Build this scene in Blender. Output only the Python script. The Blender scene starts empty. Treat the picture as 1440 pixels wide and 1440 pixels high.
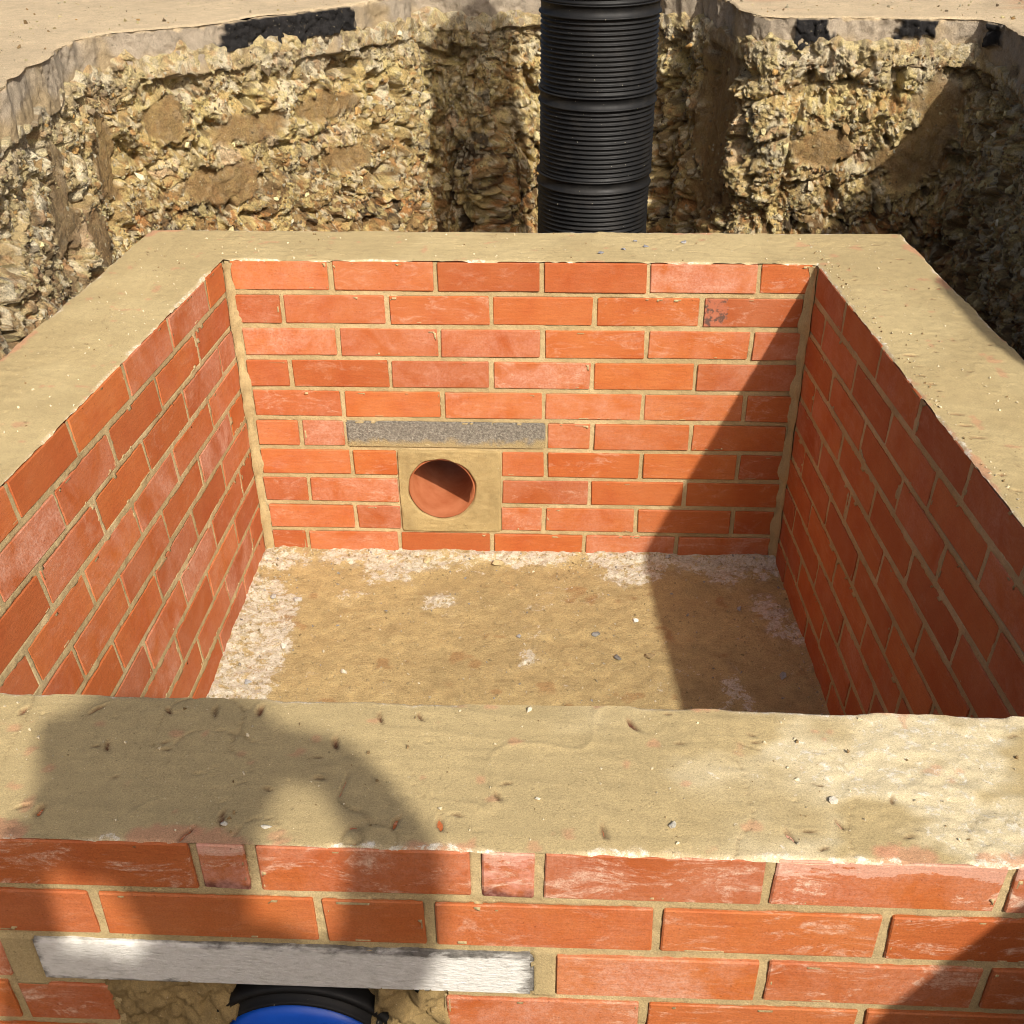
import bpy, bmesh, math, random
import numpy as np
from mathutils import Matrix, Vector

random.seed(7); RNG = np.random.default_rng(7)
S = bpy.context.scene
COL = S.collection

# ------------------------------------------------------------------ camera
cam_d = bpy.data.cameras.new('camera'); cam = bpy.data.objects.new('camera', cam_d); COL.objects.link(cam)
CAM = Vector((0.7449, -2.5339, 0.8216))
yaw, pitch, roll = -0.0560, 0.6506, -0.0113
_f = Vector((math.sin(yaw)*math.cos(pitch), math.cos(yaw)*math.cos(pitch), -math.sin(pitch)))
_r0 = Vector((math.cos(yaw), -math.sin(yaw), 0)); _u0 = _r0.cross(_f)
_r = math.cos(roll)*_r0 + math.sin(roll)*_u0; _u = -math.sin(roll)*_r0 + math.cos(roll)*_u0
cam.matrix_world = Matrix(((_r.x, _u.x, -_f.x, CAM.x), (_r.y, _u.y, -_f.y, CAM.y), (_r.z, _u.z, -_f.z, CAM.z), (0, 0, 0, 1)))
cam_d.sensor_width = 36; cam_d.lens = 36*1.17163; cam_d.shift_y = 240/1440
cam_d.clip_start = 0.02; cam_d.clip_end = 500
S.camera = cam

# ------------------------------------------------------------------ light
SUN = Vector((0.58, -1.16, 1.0)).normalized()          # towards the sun
w = bpy.data.worlds.new('World'); S.world = w; w.use_nodes = True
nt = w.node_tree; bg = nt.nodes['Background']
sky = nt.nodes.new('ShaderNodeTexSky'); sky.sky_type = 'NISHITA'; sky.sun_disc = False
sky.sun_elevation = math.asin(SUN.z); sky.sun_rotation = math.atan2(SUN.x, SUN.y)
sky.air_density = 0.8; sky.dust_density = 7.0; sky.ozone_density = 1.0
nt.links.new(sky.outputs[0], bg.inputs[0]); bg.inputs[1].default_value = 0.10
sd = bpy.data.lights.new('sun', 'SUN'); sun = bpy.data.objects.new('sun', sd); COL.objects.link(sun)
sd.energy = 4.3; sd.angle = math.radians(1.1); sd.color = (1.0, 0.94, 0.84)
sun.rotation_euler = SUN.to_track_quat('Z', 'Y').to_euler(); sun.location = (3, -6, 6)
S.view_settings.view_transform = 'Standard'; S.view_settings.look = 'None'
S.view_settings.exposure = 0.24; S.view_settings.gamma = 1.0; S.view_settings.use_curve_mapping = False
S.render.engine = 'CYCLES'
S.cycles.max_bounces = 6; S.cycles.diffuse_bounces = 4; S.cycles.glossy_bounces = 2; S.cycles.filter_width = 1.0

# ------------------------------------------------------------------ numpy noise
def _h(i, j, k, seed):
    n = (i.astype(np.int64)*374761393 + j.astype(np.int64)*668265263 + k.astype(np.int64)*2147483647 + seed*1274126177) & 0xffffffff
    n = ((n ^ (n >> 13)) * 1274126177) & 0xffffffff
    n = ((n ^ (n >> 16)) * 2246822519) & 0xffffffff
    return ((n ^ (n >> 15)) & 0xffffff).astype(np.float64)/0xffffff
def vnoise(P, scale, seed=0):
    q = P/scale; b = np.floor(q); f = q-b; f = f*f*(3-2*f); b = b.astype(np.int64)
    out = 0
    for dx in (0, 1):
        for dy in (0, 1):
            for dz in (0, 1):
                wgt = (f[:, 0] if dx else 1-f[:, 0])*(f[:, 1] if dy else 1-f[:, 1])*(f[:, 2] if dz else 1-f[:, 2])
                out = out + wgt*_h(b[:, 0]+dx, b[:, 1]+dy, b[:, 2]+dz, seed)
    return out*2-1
def fbm(P, scale, seed=0, octaves=4, gain=0.5):
    a, out, tot = 1.0, 0, 0
    for o in range(octaves):
        out = out + a*vnoise(P, scale/2**o, seed+o*17); tot += a; a *= gain
    return out/tot
def worley(P, scale, seed=0):
    q = P/scale; b = np.floor(q).astype(np.int64)
    best = np.full(len(P), 9.0); second = np.full(len(P), 9.0); rid = np.zeros(len(P)); rid2 = np.zeros(len(P))
    for dx in (-1, 0, 1):
        for dy in (-1, 0, 1):
            for dz in (-1, 0, 1):
                i, j, k = b[:, 0]+dx, b[:, 1]+dy, b[:, 2]+dz
                c = np.stack([i+_h(i, j, k, seed), j+_h(i, j, k, seed+1), k+_h(i, j, k, seed+2)], 1)
                d = ((q-c)**2).sum(1)
                m = d < best
                second = np.where(m, best, np.minimum(second, d))
                best = np.where(m, d, best)
                rid = np.where(m, _h(i, j, k, seed+3), rid); rid2 = np.where(m, _h(i, j, k, seed+4), rid2)
    return np.sqrt(best), np.sqrt(second), rid, rid2
def sstep(a, b, x):
    t = np.clip((x-a)/(b-a), 0, 1); return t*t*(3-2*t)

# ------------------------------------------------------------------ object helpers
def link(name, me, mat=None, parent=None, loc=None):
    o = bpy.data.objects.new(name, me); COL.objects.link(o)
    if mat is not None and me is not None and not me.materials: me.materials.append(mat)
    if parent is not None: o.parent = parent
    if loc is not None: o.location = loc
    return o
def tag(o, label=None, cat=None, group=None, kind=None):
    if label: o['label'] = label
    if cat: o['category'] = cat
    if group: o['group'] = group
    if kind: o['kind'] = kind
    return o
def grid_mesh(name, V, nu, nv, col=None, keep=None, smooth=True, flip=False):
    """V: (nu*nv,3) u-major"""
    idx = np.arange(nu*nv).reshape(nu, nv)
    a, b, c, d = idx[:-1, :-1].ravel(), idx[1:, :-1].ravel(), idx[1:, 1:].ravel(), idx[:-1, 1:].ravel()
    F = np.stack([a, d, c, b] if flip else [a, b, c, d], 1)
    if keep is not None:
        F = F[keep[F].all(1)]
    me = bpy.data.meshes.new(name)
    me.vertices.add(len(V)); me.vertices.foreach_set('co', V.astype(np.float32).ravel())
    me.loops.add(F.size); me.loops.foreach_set('vertex_index', F.astype(np.int32).ravel())
    me.polygons.add(len(F)); me.polygons.foreach_set('loop_start', np.arange(0, F.size, 4, dtype=np.int32))
    me.polygons.foreach_set('use_smooth', np.full(len(F), smooth))
    me.update(calc_edges=True)
    if col is not None:
        at = me.color_attributes.new('Col', 'FLOAT_COLOR', 'POINT')
        c4 = np.ones((len(V), 4), np.float32); c4[:, :col.shape[1]] = col
        at.data.foreach_set('color', c4.ravel())
    return me
def mesh_from(name, verts, faces, smooth=False):
    me = bpy.data.meshes.new(name); me.from_pydata([tuple(v) for v in verts], [], faces); me.update()
    if smooth: me.polygons.foreach_set('use_smooth', np.ones(len(me.polygons), bool))
    return me
def box_vf(x0, x1, y0, y1, z0, z1, off=0):
    v = [(x0, y0, z0), (x1, y0, z0), (x1, y1, z0), (x0, y1, z0), (x0, y0, z1), (x1, y0, z1), (x1, y1, z1), (x0, y1, z1)]
    f = [(0, 3, 2, 1), (4, 5, 6, 7), (0, 1, 5, 4), (1, 2, 6, 5), (2, 3, 7, 6), (3, 0, 4, 7)]
    return v, [tuple(i+off for i in q) for q in f]
def boxes_mesh(name, lst):
    V, F = [], []
    for b in lst:
        v, f = box_vf(*b, off=len(V)); V += v; F += f
    return mesh_from(name, V, F)
def lathe(profile, seg, axis='z'):
    V, F = [], []
    n = len(profile)
    for i in range(seg):
        a = 2*math.pi*i/seg
        for r, h in profile:
            if axis == 'z': V.append((r*math.cos(a), r*math.sin(a), h))
            else: V.append((r*math.cos(a), h, r*math.sin(a)))
    for i in range(seg):
        j = (i+1) % seg
        for k in range(n-1):
            q = (i*n+k, j*n+k, j*n+k+1, i*n+k+1)
            F.append(q if axis == 'z' else q[::-1])
    return V, F
def rock_vf(rng, size, squash=(1, 1, 1), n=13):
    bm = bmesh.new()
    for _ in range(n):
        v = rng.normal(size=3); v /= np.linalg.norm(v)+1e-9; v *= rng.uniform(.75, 1.05)
        bm.verts.new((v[0]*size*squash[0], v[1]*size*squash[1], v[2]*size*squash[2]))
    r = bmesh.ops.convex_hull(bm, input=bm.verts)
    bmesh.ops.delete(bm, geom=[g for g in r['geom_interior'] if isinstance(g, bmesh.types.BMVert)], context='VERTS')
    bm.verts.index_update()
    V = np.array([v.co[:] for v in bm.verts]); F = [tuple(v.index for v in f.verts) for f in bm.faces]
    bm.free(); return V, F

# ------------------------------------------------------------------ material helpers
class NT:
    def __init__(s, name):
        s.m = bpy.data.materials.new(name); s.m.use_nodes = True; s.t = s.m.node_tree
        s.b = s.t.nodes['Principled BSDF']
    def n(s, typ, **kw):
        x = s.t.nodes.new(typ)
        for k, v in kw.items(): setattr(x, k, v)
        return x
    def l(s, a, b): s.t.links.new(a, b)
    def noise(s, vec, scale, detail=4, rough=.55, dist=0):
        x = s.n('ShaderNodeTexNoise'); x.inputs['Scale'].default_value = scale; x.inputs['Detail'].default_value = detail
        x.inputs['Roughness'].default_value = rough; x.inputs['Distortion'].default_value = dist
        if vec is not None: s.l(vec, x.inputs['Vector'])
        return x.outputs[0]
    def ramp(s, fac, stops):
        x = s.n('ShaderNodeValToRGB'); e = x.color_ramp.elements
        while len(e) < len(stops): e.new(0.5)
        for i, (p, c) in enumerate(stops):
            e[i].position = p; e[i].color = (c, c, c, 1) if not hasattr(c, '__len__') else (*c, 1)
        s.l(fac, x.inputs[0]); return x.outputs[0]
    def mix(s, fac, a, b, mode='MIX'):
        x = s.n('ShaderNodeMix', data_type='RGBA', blend_type=mode)
        for sock, v in ((x.inputs[0], fac), (x.inputs[6], a), (x.inputs[7], b)):
            if hasattr(v, 'links'): s.l(v, sock)
            elif hasattr(v, '__len__'): sock.default_value = (*v, 1)
            else: sock.default_value = v
        return x.outputs[2]
    def math(s, op, a, b=0.0, clamp=False):
        x = s.n('ShaderNodeMath', operation=op); x.use_clamp = clamp
        for sock, v in ((x.inputs[0], a), (x.inputs[1], b)):
            if hasattr(v, 'links'): s.l(v, sock)
            else: sock.default_value = v
        return x.outputs[0]
    def bump(s, h, strength, dist, prev=None):
        x = s.n('ShaderNodeBump'); x.inputs['Strength'].default_value = strength; x.inputs['Distance'].default_value = dist
        s.l(h, x.inputs['Height'])
        if prev is not None: s.l(prev, x.inputs['Normal'])
        return x.outputs[0]
    def mapping(s, vec, scale=(1, 1, 1), rot=(0, 0, 0), loc=None):
        x = s.n('ShaderNodeMapping'); x.inputs['Scale'].default_value = scale; x.inputs['Rotation'].default_value = rot
        s.l(vec, x.inputs['Vector'])
        if loc is not None: s.l(loc, x.inputs['Location'])
        return x.outputs[0]
    def objcoord(s): return s.n('ShaderNodeTexCoord').outputs['Object']
    def pos(s): return s.n('ShaderNodeNewGeometry').outputs['Position']
    def out(s, color=None, rough=None, normal=None, spec=None):
        for nm, v in (('Base Color', color), ('Roughness', rough), ('Normal', normal), ('Specular IOR Level', spec)):
            if v is None: continue
            if hasattr(v, 'links'): s.l(v, s.b.inputs[nm])
            elif hasattr(v, '__len__'): s.b.inputs[nm].default_value = (*v, 1)
            else: s.b.inputs[nm].default_value = v
        return s.m

def mat_vertexcol(name, rough=.9, fine=260, amp=.35, bump=.5, dist=.002, speck=True, spec=.25, grain=.34):
    n = NT(name); a = n.n('ShaderNodeVertexColor'); a.layer_name = 'Col'
    p = n.pos()
    n1 = n.noise(p, fine, 5, .65); n2 = n.noise(p, fine*.18, 4, .6)
    f = n.math('ADD', n.math('MULTIPLY', n1, .6), n.math('MULTIPLY', n2, .4))
    v = n.ramp(f, [(.28, 1-amp), (.5, 1.0), (.74, 1+amp*.6)])
    c = n.mix(1.0, a.outputs[0], v, 'MULTIPLY')
    if speck:
        sp = n.ramp(n.noise(p, fine*.55, 2, .5), [(.68, 0), (.74, 1)])
        c = n.mix(n.math('MULTIPLY', sp, .45), c, (.10, .075, .04))
        sp2 = n.ramp(n.noise(n.mapping(p, rot=(.4, .9, .2)), fine*.8, 2, .5), [(.70, 0), (.76, 1)])
        c = n.mix(n.math('MULTIPLY', sp2, .5), c, (.62, .54, .38))
    dens = n.math('SUBTRACT', 1.0, a.outputs[1])
    wm = n.math('ADD', n.math('MULTIPLY', dens, .74), n.math('MULTIPLY', n.math('SUBTRACT', n.noise(p, fine*.22, 8, .78, .4), .5), 3.2))
    wm = n.math('MULTIPLY', n.ramp(wm, [(.52, 0), (.70, 1)]), n.ramp(dens, [(.02, 0), (.10, 1)]))
    c = n.mix(n.math('MULTIPLY', wm, .88), c, n.ramp(n.noise(p, fine*.5, 4, .6), [(.3, (.46, .39, .26)), (.5, (.66, .60, .47)), (.72, (.80, .76, .67))]))
    n0 = n.noise(p, fine*2.3, 3, .8)
    c = n.mix(1.0, c, n.ramp(n0, [(.30, 1-grain), (.5, 1.0), (.70, 1+grain*.8)]), 'MULTIPLY')
    b = n.bump(n0, min(1, bump*1.3), dist*.5); b = n.bump(n1, bump, dist, b)
    return n.out(c, rough, b, spec)

def mat_brick(name, scorch=False, closer=False):
    n = NT(name); oi = n.n('ShaderNodeObjectInfo'); oc = n.objcoord()
    rnd = oi.outputs['Random']
    comb = n.n('ShaderNodeCombineXYZ')
    n.l(n.math('MULTIPLY', rnd, 37.0), comb.inputs[0]); n.l(n.math('MULTIPLY', rnd, 91.0), comb.inputs[1]); n.l(n.math('MULTIPLY', rnd, 53.0), comb.inputs[2])
    ad = n.n('ShaderNodeVectorMath', operation='ADD'); n.l(oc, ad.inputs[0]); n.l(comb.outputs[0], ad.inputs[1]); v = ad.outputs[0]
    sep = n.n('ShaderNodeSeparateColor'); n.l(oi.outputs['Color'], sep.inputs[0])
    haze, scuff, dark = sep.outputs[0], sep.outputs[1], sep.outputs[2]
    base = n.ramp(n.noise(v, 9, 4, .6), [(.3, (.39, .088, .018)), (.5, (.44, .122, .030)), (.72, (.47, .150, .044))])
    base = n.mix(1.0, base, n.ramp(rnd, [(0, (.80, .74, .80)), (.35, (1.0, .96, .95)), (.7, (1.05, 1.05, 1.0)), (1, (1.10, 1.15, 1.15))]), 'MULTIPLY')
    base = n.mix(n.math('MULTIPLY', dark, .8), base, (.30, .075, .024))
    # long drag streaks from the extruder
    st = n.noise(n.mapping(v, scale=(14, 60, 190)), 1.0, 3, .6)
    base = n.mix(n.ramp(st, [(.35, .22), (.62, 0)]), base, (.33, .072, .02))
    # pinkish lime bloom
    hz = n.math('MULTIPLY', n.ramp(n.noise(v, 11, 5, .65, .6), [(.36, 0), (.66, 1)]), haze)
    hz = n.math('MULTIPLY', hz, n.ramp(n.noise(v, 190, 5, .75), [(.36, .35), (.60, 1.0)]))
    base = n.mix(n.math('MULTIPLY', hz, .60), base, (.62, .35, .255))
    # dry mortar smears and scratches
    m1 = n.noise(n.mapping(v, scale=(13, 60, 34), rot=(0, .55, 0)), 1.0, 9, .78, .7)
    sc = n.math('MULTIPLY', n.ramp(m1, [(.525, 0), (.62, .85)]), n.math('MULTIPLY', scuff, n.ramp(n.noise(v, 130, 4, .7), [(.38, .25), (.6, 1.0)])))
    base = n.mix(n.math('MULTIPLY', sc, .8), base, (.70, .50, .37))
    sz_ = n.n('ShaderNodeSeparateXYZ'); n.l(oc, sz_.inputs[0])
    wash = n.math('ADD', n.math('MULTIPLY', sz_.outputs[2], 15.0), n.math('MULTIPLY', n.noise(n.mapping(v, scale=(10, 30, 30)), 1.0, 7, .72), 1.5))
    wash = n.math('MULTIPLY', n.ramp(wash, [(.98, 0), (1.0, 1)]), n.math('GREATER_THAN', scuff, 1.3))
    base = n.mix(n.math('MULTIPLY', wash, .5), base, (.66, .42, .33))
    # pits and sand specks
    base = n.mix(1.0, base, n.ramp(n.noise(v, 520, 4, .75), [(.3, .78), (.5, 1.0), (.7, 1.16)]), 'MULTIPLY')
    sp = n.ramp(n.noise(v, 330, 2, .5), [(.66, 0), (.73, 1)])
    base = n.mix(n.math('MULTIPLY', sp, .5), base, (.16, .035, .015))
    # mortar stain hugging the arrises is a thin ragged wipe line
    if scorch:
        sx = n.n('ShaderNodeSeparateXYZ'); n.l(oc, sx.inputs[0])
        k = n.math('ADD', sx.outputs[0], n.math('MULTIPLY', n.noise(v, 70, 5, .7), .05))
        patch = n.ramp(n.math('ADD', n.math('MULTIPLY', k, 10.0), .50), [(.0, 1), (.16, 1), (.20, 0)])
        blot = n.ramp(n.noise(v, 45, 6, .7), [(.49, 0), (.56, 1)])
        base = n.mix(n.math('MULTIPLY', patch, .25), base, (.50, .22, .16))
        base = n.mix(n.math('MULTIPLY', n.math('MULTIPLY', patch, blot), .85), base, (.07, .05, .04))
    if closer:
        sx = n.n('ShaderNodeSeparateXYZ'); n.l(oc, sx.inputs[0])
        k = n.math('ADD', n.math('MULTIPLY', sx.outputs[2], -16.0), n.math('MULTIPLY', n.noise(v, 60, 4, .6), .35))
        base = n.mix(n.ramp(k, [(.42, 0), (.60, .85)]), base, (.10, .035, .03))
        base = n.mix(n.ramp(n.noise(v, 40, 5, .7), [(.45, 0), (.7, .7)]), base, (.66, .33, .26))
    b = n.bump(n.noise(v, 420, 4, .6), .35, .0008)
    b = n.bump(n.noise(n.mapping(v, scale=(25, 60, 120)), 1.0, 4, .6), .35, .0025, b)
    rg = n.ramp(n.noise(v, 20, 3), [(.3, .62), (.7, .82)])
    return n.out(base, rg, b, .35)

M = {}
M['brick'] = mat_brick('fired_clay_brick'); M['scorch'] = mat_brick('scorched_brick', scorch=True); M['closer'] = mat_brick('cut_brick', closer=True)
M['mortar'] = mat_vertexcol('sand_cement_mortar', rough=.92, fine=330, amp=.24, bump=.45, dist=.0016)
M['soil'] = mat_vertexcol('clay_and_gravel_soil', rough=.9, fine=190, amp=.55, bump=1.0, dist=.008, spec=.3, grain=.5)
M['slab'] = mat_vertexcol('slab_concrete', rough=.9, fine=200, amp=.34, bump=.8, dist=.004, grain=.4)
M['floor'] = mat_vertexcol('cement_floor', rough=.92, fine=230, amp=.40, bump=.9, dist=.004, grain=.4)

def mat_simple(name, c1, c2, scale, rough, bump=.3, dist=.002, spec=.3, coord='obj'):
    n = NT(name); v = n.objcoord() if coord == 'obj' else n.pos()
    f = n.noise(v, scale, 6, .65)
    c = n.ramp(f, [(.32, c1), (.68, c2)])
    return n.out(c, rough, n.bump(n.noise(v, scale*3, 4, .6), bump, dist), spec)
n = NT('lintel_concrete'); v = n.objcoord(); sx = n.n('ShaderNodeSeparateXYZ'); n.l(v, sx.inputs[0])
cA = n.ramp(n.noise(v, 210, 6, .75), [(.30, (.10, .092, .08)), (.50, (.24, .215, .175)), (.68, (.42, .39, .32))])
tn = n.ramp(n.math('ADD', n.math('MULTIPLY', sx.outputs[2], -14.0), n.noise(v, 14, 6, .7, .5)), [(.62, 0), (.80, .9)])
M['concrete'] = n.out(n.mix(tn, cA, (.42, .315, .15)), .95, n.bump(n.noise(v, 330, 5, .7), .9, .005), .2)
M['clay'] = mat_simple('vitrified_clay', (.30, .085, .032), (.42, .15, .07), 18, .28, .15, .001, .5)
M['plug'] = mat_simple('blue_plastic', (.008, .085, .55), (.012, .11, .65), 25, .35, .1, .0006, .5)
M['skin'] = mat_simple('skin', (.45, .25, .17), (.52, .30, .21), 20, .6)
M['jacket'] = mat_simple('orange_workwear', (.60, .17, .02), (.68, .21, .03), 30, .85)
M['trousers'] = mat_simple('navy_workwear', (.02, .025, .045), (.03, .035, .06), 30, .9)
M['boots'] = mat_simple('tan_leather', (.16, .09, .04), (.22, .13, .06), 30, .7)
M['helmet'] = mat_simple('white_helmet', (.70, .70, .68), (.78, .78, .76), 10, .35)
M['phone'] = mat_simple('black_glass', (.012, .012, .014), (.016, .016, .018), 10, .15)

# black polyethylene with a little pale dust
n = NT('black_polyethylene'); v = n.objcoord()
du = n.ramp(n.noise(v, 14, 6, .7), [(.50, 0), (.80, .30)])
c = n.mix(du, (.0065, .0065, .0068), (.055, .048, .038))
c = n.mix(n.ramp(n.noise(v, 120, 2, .5), [(.74, 0), (.77, .6)]), c, (.45, .40, .30))
M['hdpe'] = n.out(c, n.ramp(n.noise(v, 30, 4), [(.3, .50), (.7, .68)]), n.bump(n.noise(v, 90, 3), .12, .001), .32)

# lintel with a dashed-on coat of white slurry
n = NT('white_slurried_concrete'); v = n.objcoord()
sx = n.n('ShaderNodeSeparateXYZ'); n.l(v, sx.inputs[0])
ez = n.math('SUBTRACT', .0335, n.math('ABSOLUTE', n.math('ADD', sx.outputs[2], n.math('MULTIPLY', n.math('ADD', sx.outputs[0], .05), .018))))
ex = n.math('SUBTRACT', .262, n.math('ABSOLUTE', n.math('ADD', sx.outputs[0], .002)))
e = n.math('ADD', n.math('MULTIPLY', n.math('MINIMUM', ez, n.math('MULTIPLY', ex, .55)), 42.0),
           n.math('MULTIPLY', n.math('SUBTRACT', n.noise(n.mapping(v, scale=(28, 60, 60)), 1.0, 6, .7, .4), .5), 1.2))
cover = n.ramp(e, [(.0, 0), (.26, 1)])
gr = n.ramp(n.noise(v, 150, 5, .7), [(.3, (.10, .095, .085)), (.7, (.27, .25, .22))])
wh = n.ramp(n.noise(n.mapping(v, scale=(70, 120, 110), rot=(0, .6, 0)), 1.0, 6, .72), [(.28, (.50, .48, .43)), (.45, (.68, .66, .61)), (.7, (.80, .78, .74))])
M['slurry'] = n.out(n.mix(cover, gr, wh), .9, n.bump(n.noise(n.mapping(v, scale=(80, 160, 260), rot=(0, .35, 0)), 1.0, 5, .7), .8, .004), .25)

# small stones take their colour from the object
n = NT('flint_and_limestone'); oi = n.n('ShaderNodeObjectInfo'); v = n.pos()
c = n.mix(1.0, oi.outputs['Color'], n.ramp(n.noise(v, 160, 5, .65), [(.3, .62), (.7, 1.25)]), 'MULTIPLY')
M['stone'] = n.out(c, .85, n.bump(n.noise(v, 240, 4, .6), .6, .003), .3)

# ------------------------------------------------------------------ plan of the place (metres; wall tops at z = 0)
W0 = 1.2462; LS = -0.0801; RS = 0.1057; D = 1.495; TF = 0.228; TS = 0.214; TB = 0.205
def xl(y): return -LS*y                 # inner face of left wall
def xr(y): return W0 - RS*y             # inner face of right wall
CP = 0.0728; BT = -0.0030; BH = 0.0608   # course pitch, top of first course, brick height
FLOOR = -0.715; G = 0.30; YF = -D-TF

# ------------------------------------------------------------------ ground, excavation and soil banks
ctrl = [(-.75, -3.7), (-.80, -2.6), (-.66, -1.4), (-.53, -.55), (-.475, .10), (-.495, .45), (-.512, .72), (-.485, .825), (-.34, .905),
        (-.20, .995), (-.05, 1.15), (.09, 1.29), (.175, 1.385), (.235, 1.455), (.240, 1.575), (.33, 1.60), (.46, 1.565), (.50, 1.66), (.62, 1.70), (.80, 1.68), (.96, 1.70), (1.02, 1.62),
        (1.105, 1.52), (1.15, 1.35), (1.195, 1.12), (1.255, 1.072), (1.40, 1.058), (1.55, 1.043), (1.72, 1.035), (1.795, 1.02), (1.825, .79), (1.765, .42),
        (1.715, .10), (1.685, -.22), (1.68, -.55), (1.69, -.85), (1.76, -1.15), (1.76, -1.50), (1.64, -1.80), (1.44, -1.93),
        (1.388, -2.05), (1.39, -2.8), (1.41, -3.7), (.3, -3.95)]
def smooth_closed(pts, it=2):
    p = np.array(pts, float)
    for _ in range(it):
        q = np.roll(p, -1, 0); p = np.stack([.88*p+.12*q, .12*p+.88*q], 1).reshape(-1, 2)
    return p
OUT = smooth_closed(ctrl)
seg = np.roll(OUT, -1, 0)-OUT; sl = np.hypot(seg[:, 0], seg[:, 1]); cum = np.concatenate([[0], np.cumsum(sl)])
def at_s(s):
    s = np.mod(s, cum[-1]); i = np.clip(np.searchsorted(cum, s, 'right')-1, 0, len(OUT)-1)
    t = ((s-cum[i])/sl[i])[:, None]
    return OUT[i]*(1-t) + np.roll(OUT, -1, 0)[i]*t
ss = []; s = 0.0
while s < cum[-1]:
    ss.append(s); p = at_s(np.array([s]))[0]
    s += 0.0038 if (p[1] > -.15) else 0.02
ss = np.array(ss); P2 = at_s(ss)
tan = at_s(ss+.022)-at_s(ss-.022); tan /= np.linalg.norm(tan, axis=1)[:, None]
# outline runs clockwise seen from above (left bank away, right bank back): inward normal is to the right of travel
NRM = np.stack([tan[:, 1], -tan[:, 0]], 1)
_q = np.concatenate([P2, np.zeros((len(P2), 1))], 1)
_b = .012*vnoise(_q, .05, 801)+.003*vnoise(_q, .018, 802)-.020*sstep(.45, .8, vnoise(_q, .09, 803))
P2S = P2+NRM*(_b*(P2[:, 1] > -.3))[:, None]      # broken slab edge
def s_of(x, y): return ss[np.argmin((P2[:, 0]-x)**2+(P2[:, 1]-y)**2)]
SL = 0.115     # slab thickness

def closed(a): return np.concatenate([a, a[:1]], 0)
P2Sc = closed(P2S); P2c, NRMc, ssc = closed(P2), closed(NRM), np.concatenate([ss, [cum[-1]]])
# --- soil face
zz = np.concatenate([np.arange(G-SL+.015, -.42, -.0038), np.linspace(-.42, -.98, 22)])
nu, nv = len(P2c), len(zz)
B = np.zeros((nu, nv, 3)); B[:, :, 0] = P2c[:, None, 0]; B[:, :, 1] = P2c[:, None, 1]; B[:, :, 2] = zz[None, :]
def vis_at(sq, P):
    L1_ = s_of(-.50, .45); base_ = np.where(sq < s_of(-.485, .825), .098, np.where(sq < s_of(.235, 1.455), .052, np.where(sq < s_of(1.195, 1.12), .06, np.where(sq < s_of(1.795, 1.02), .040, .085))))
    return base_
_v = vis_at(ssc, P2c); ker = np.ones(25)/25; _v = np.convolve(np.concatenate([_v[-12:], _v, _v[:12]]), ker, 'valid')[:len(ssc)]
_pp = np.concatenate([P2c, np.zeros((len(P2c), 1))], 1)
_v = np.clip(_v*(1+.45*fbm(_pp, .10, 55, 3)+.25*vnoise(_pp, .025, 56)), .016, .112)
zt0, zb0 = zz[0], zz[-1]; fr = (zz-zb0)/(zt0-zb0)
B[:, :, 2] = zb0+fr[None, :]*((G-_v)-zb0)[:, None]
ZTOP = np.repeat(G-_v, nv)
B = B.reshape(-1, 3); Nn = np.repeat(NRMc, nv, 0); sv = np.repeat(ssc, nv); zv = B[:, 2]
warp = np.stack([vnoise(B, .06, 91), vnoise(B, .06, 92), vnoise(B, .06, 93)], 1)*.016 + np.stack([vnoise(B, .018, 94), vnoise(B, .018, 95), vnoise(B, .018, 96)], 1)*.006
Pw = B+warp
s_leftend = s_of(-.485, .825); s_slotL = s_of(.235, 1.455); s_slotR = s_of(1.195, 1.12); s_rend = s_of(1.795, 1.02)
# smoothed clay patches left by the digger bucket: (s, z, half width, half height)
sm = np.zeros(len(B))
for (x, y, z, a, b_) in [(-.17, 1.02, .03, .11, .040), (.02, 1.22, .05, .10, .045), (-.23, .97, -.10, .12, .050), (.04, 1.25, -.10, .10, .035), (-.50, .76, .02, .06, .14), (-.36, .90, .08, .06, .05),
                         (1.72, 1.03, .06, .07, .10), (1.66, 1.04, -.05, .12, .07), (1.42, 1.05, -.02, .09, .05), (-.50, .40, .0, .09, .12), (-.49, .55, -.12, .08, .08), (1.16, 1.30, .0, .16, .30)]:
    q = np.hypot((sv-s_of(x, y))/a, (zv-z)/b_) + .35*vnoise(B, .05, 5)+.2*vnoise(B, .02, 6)
    sm = np.maximum(sm, 1-sstep(.75, 1.1, q))
rockamt = 1-.90*sm
h = .034*fbm(B, .30, 11, 3)
wc = []
zone = sstep(-.15, .25, fbm(B, .16, 12, 3))
for sc, am, sd_ in ((.120, .040, 21), (.050, .017, 31), (.022, .0110, 41), (.0115, .0088, 51), (.0075, .0045, 61)):
    f1, f2, r1, r2 = worley(Pw, sc, sd_)
    dome = np.clip(1-(f1/.95)**2, 0, 1)**.8; crack = sstep(0, .16, f2-f1)
    on = (r2 < .62) if sc < .1 else np.ones_like(r1)
    zw = .35+.75*zone if sc in (.050, .022) else (1.25-.45*zone)
    h += am*rockamt*zw*(.85*(r1-.5) + np.where(on, .55, .10)*(dome-.5)*1.1 - .42*(1-crack)*(r1 > .3))
    wc.append((r1, r2, crack, dome))
h += rockamt*(.007*fbm(Pw, .035, 66, 4, .6)-.045*sstep(.12, .5, fbm(Pw, .05, 67, 3)))
h += (.0025*fbm(B*np.array([1, 1, .12]), .016, 77, 2)+.006*fbm(B, .05, 78, 3))*sm     # bucket drag lines
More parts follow.
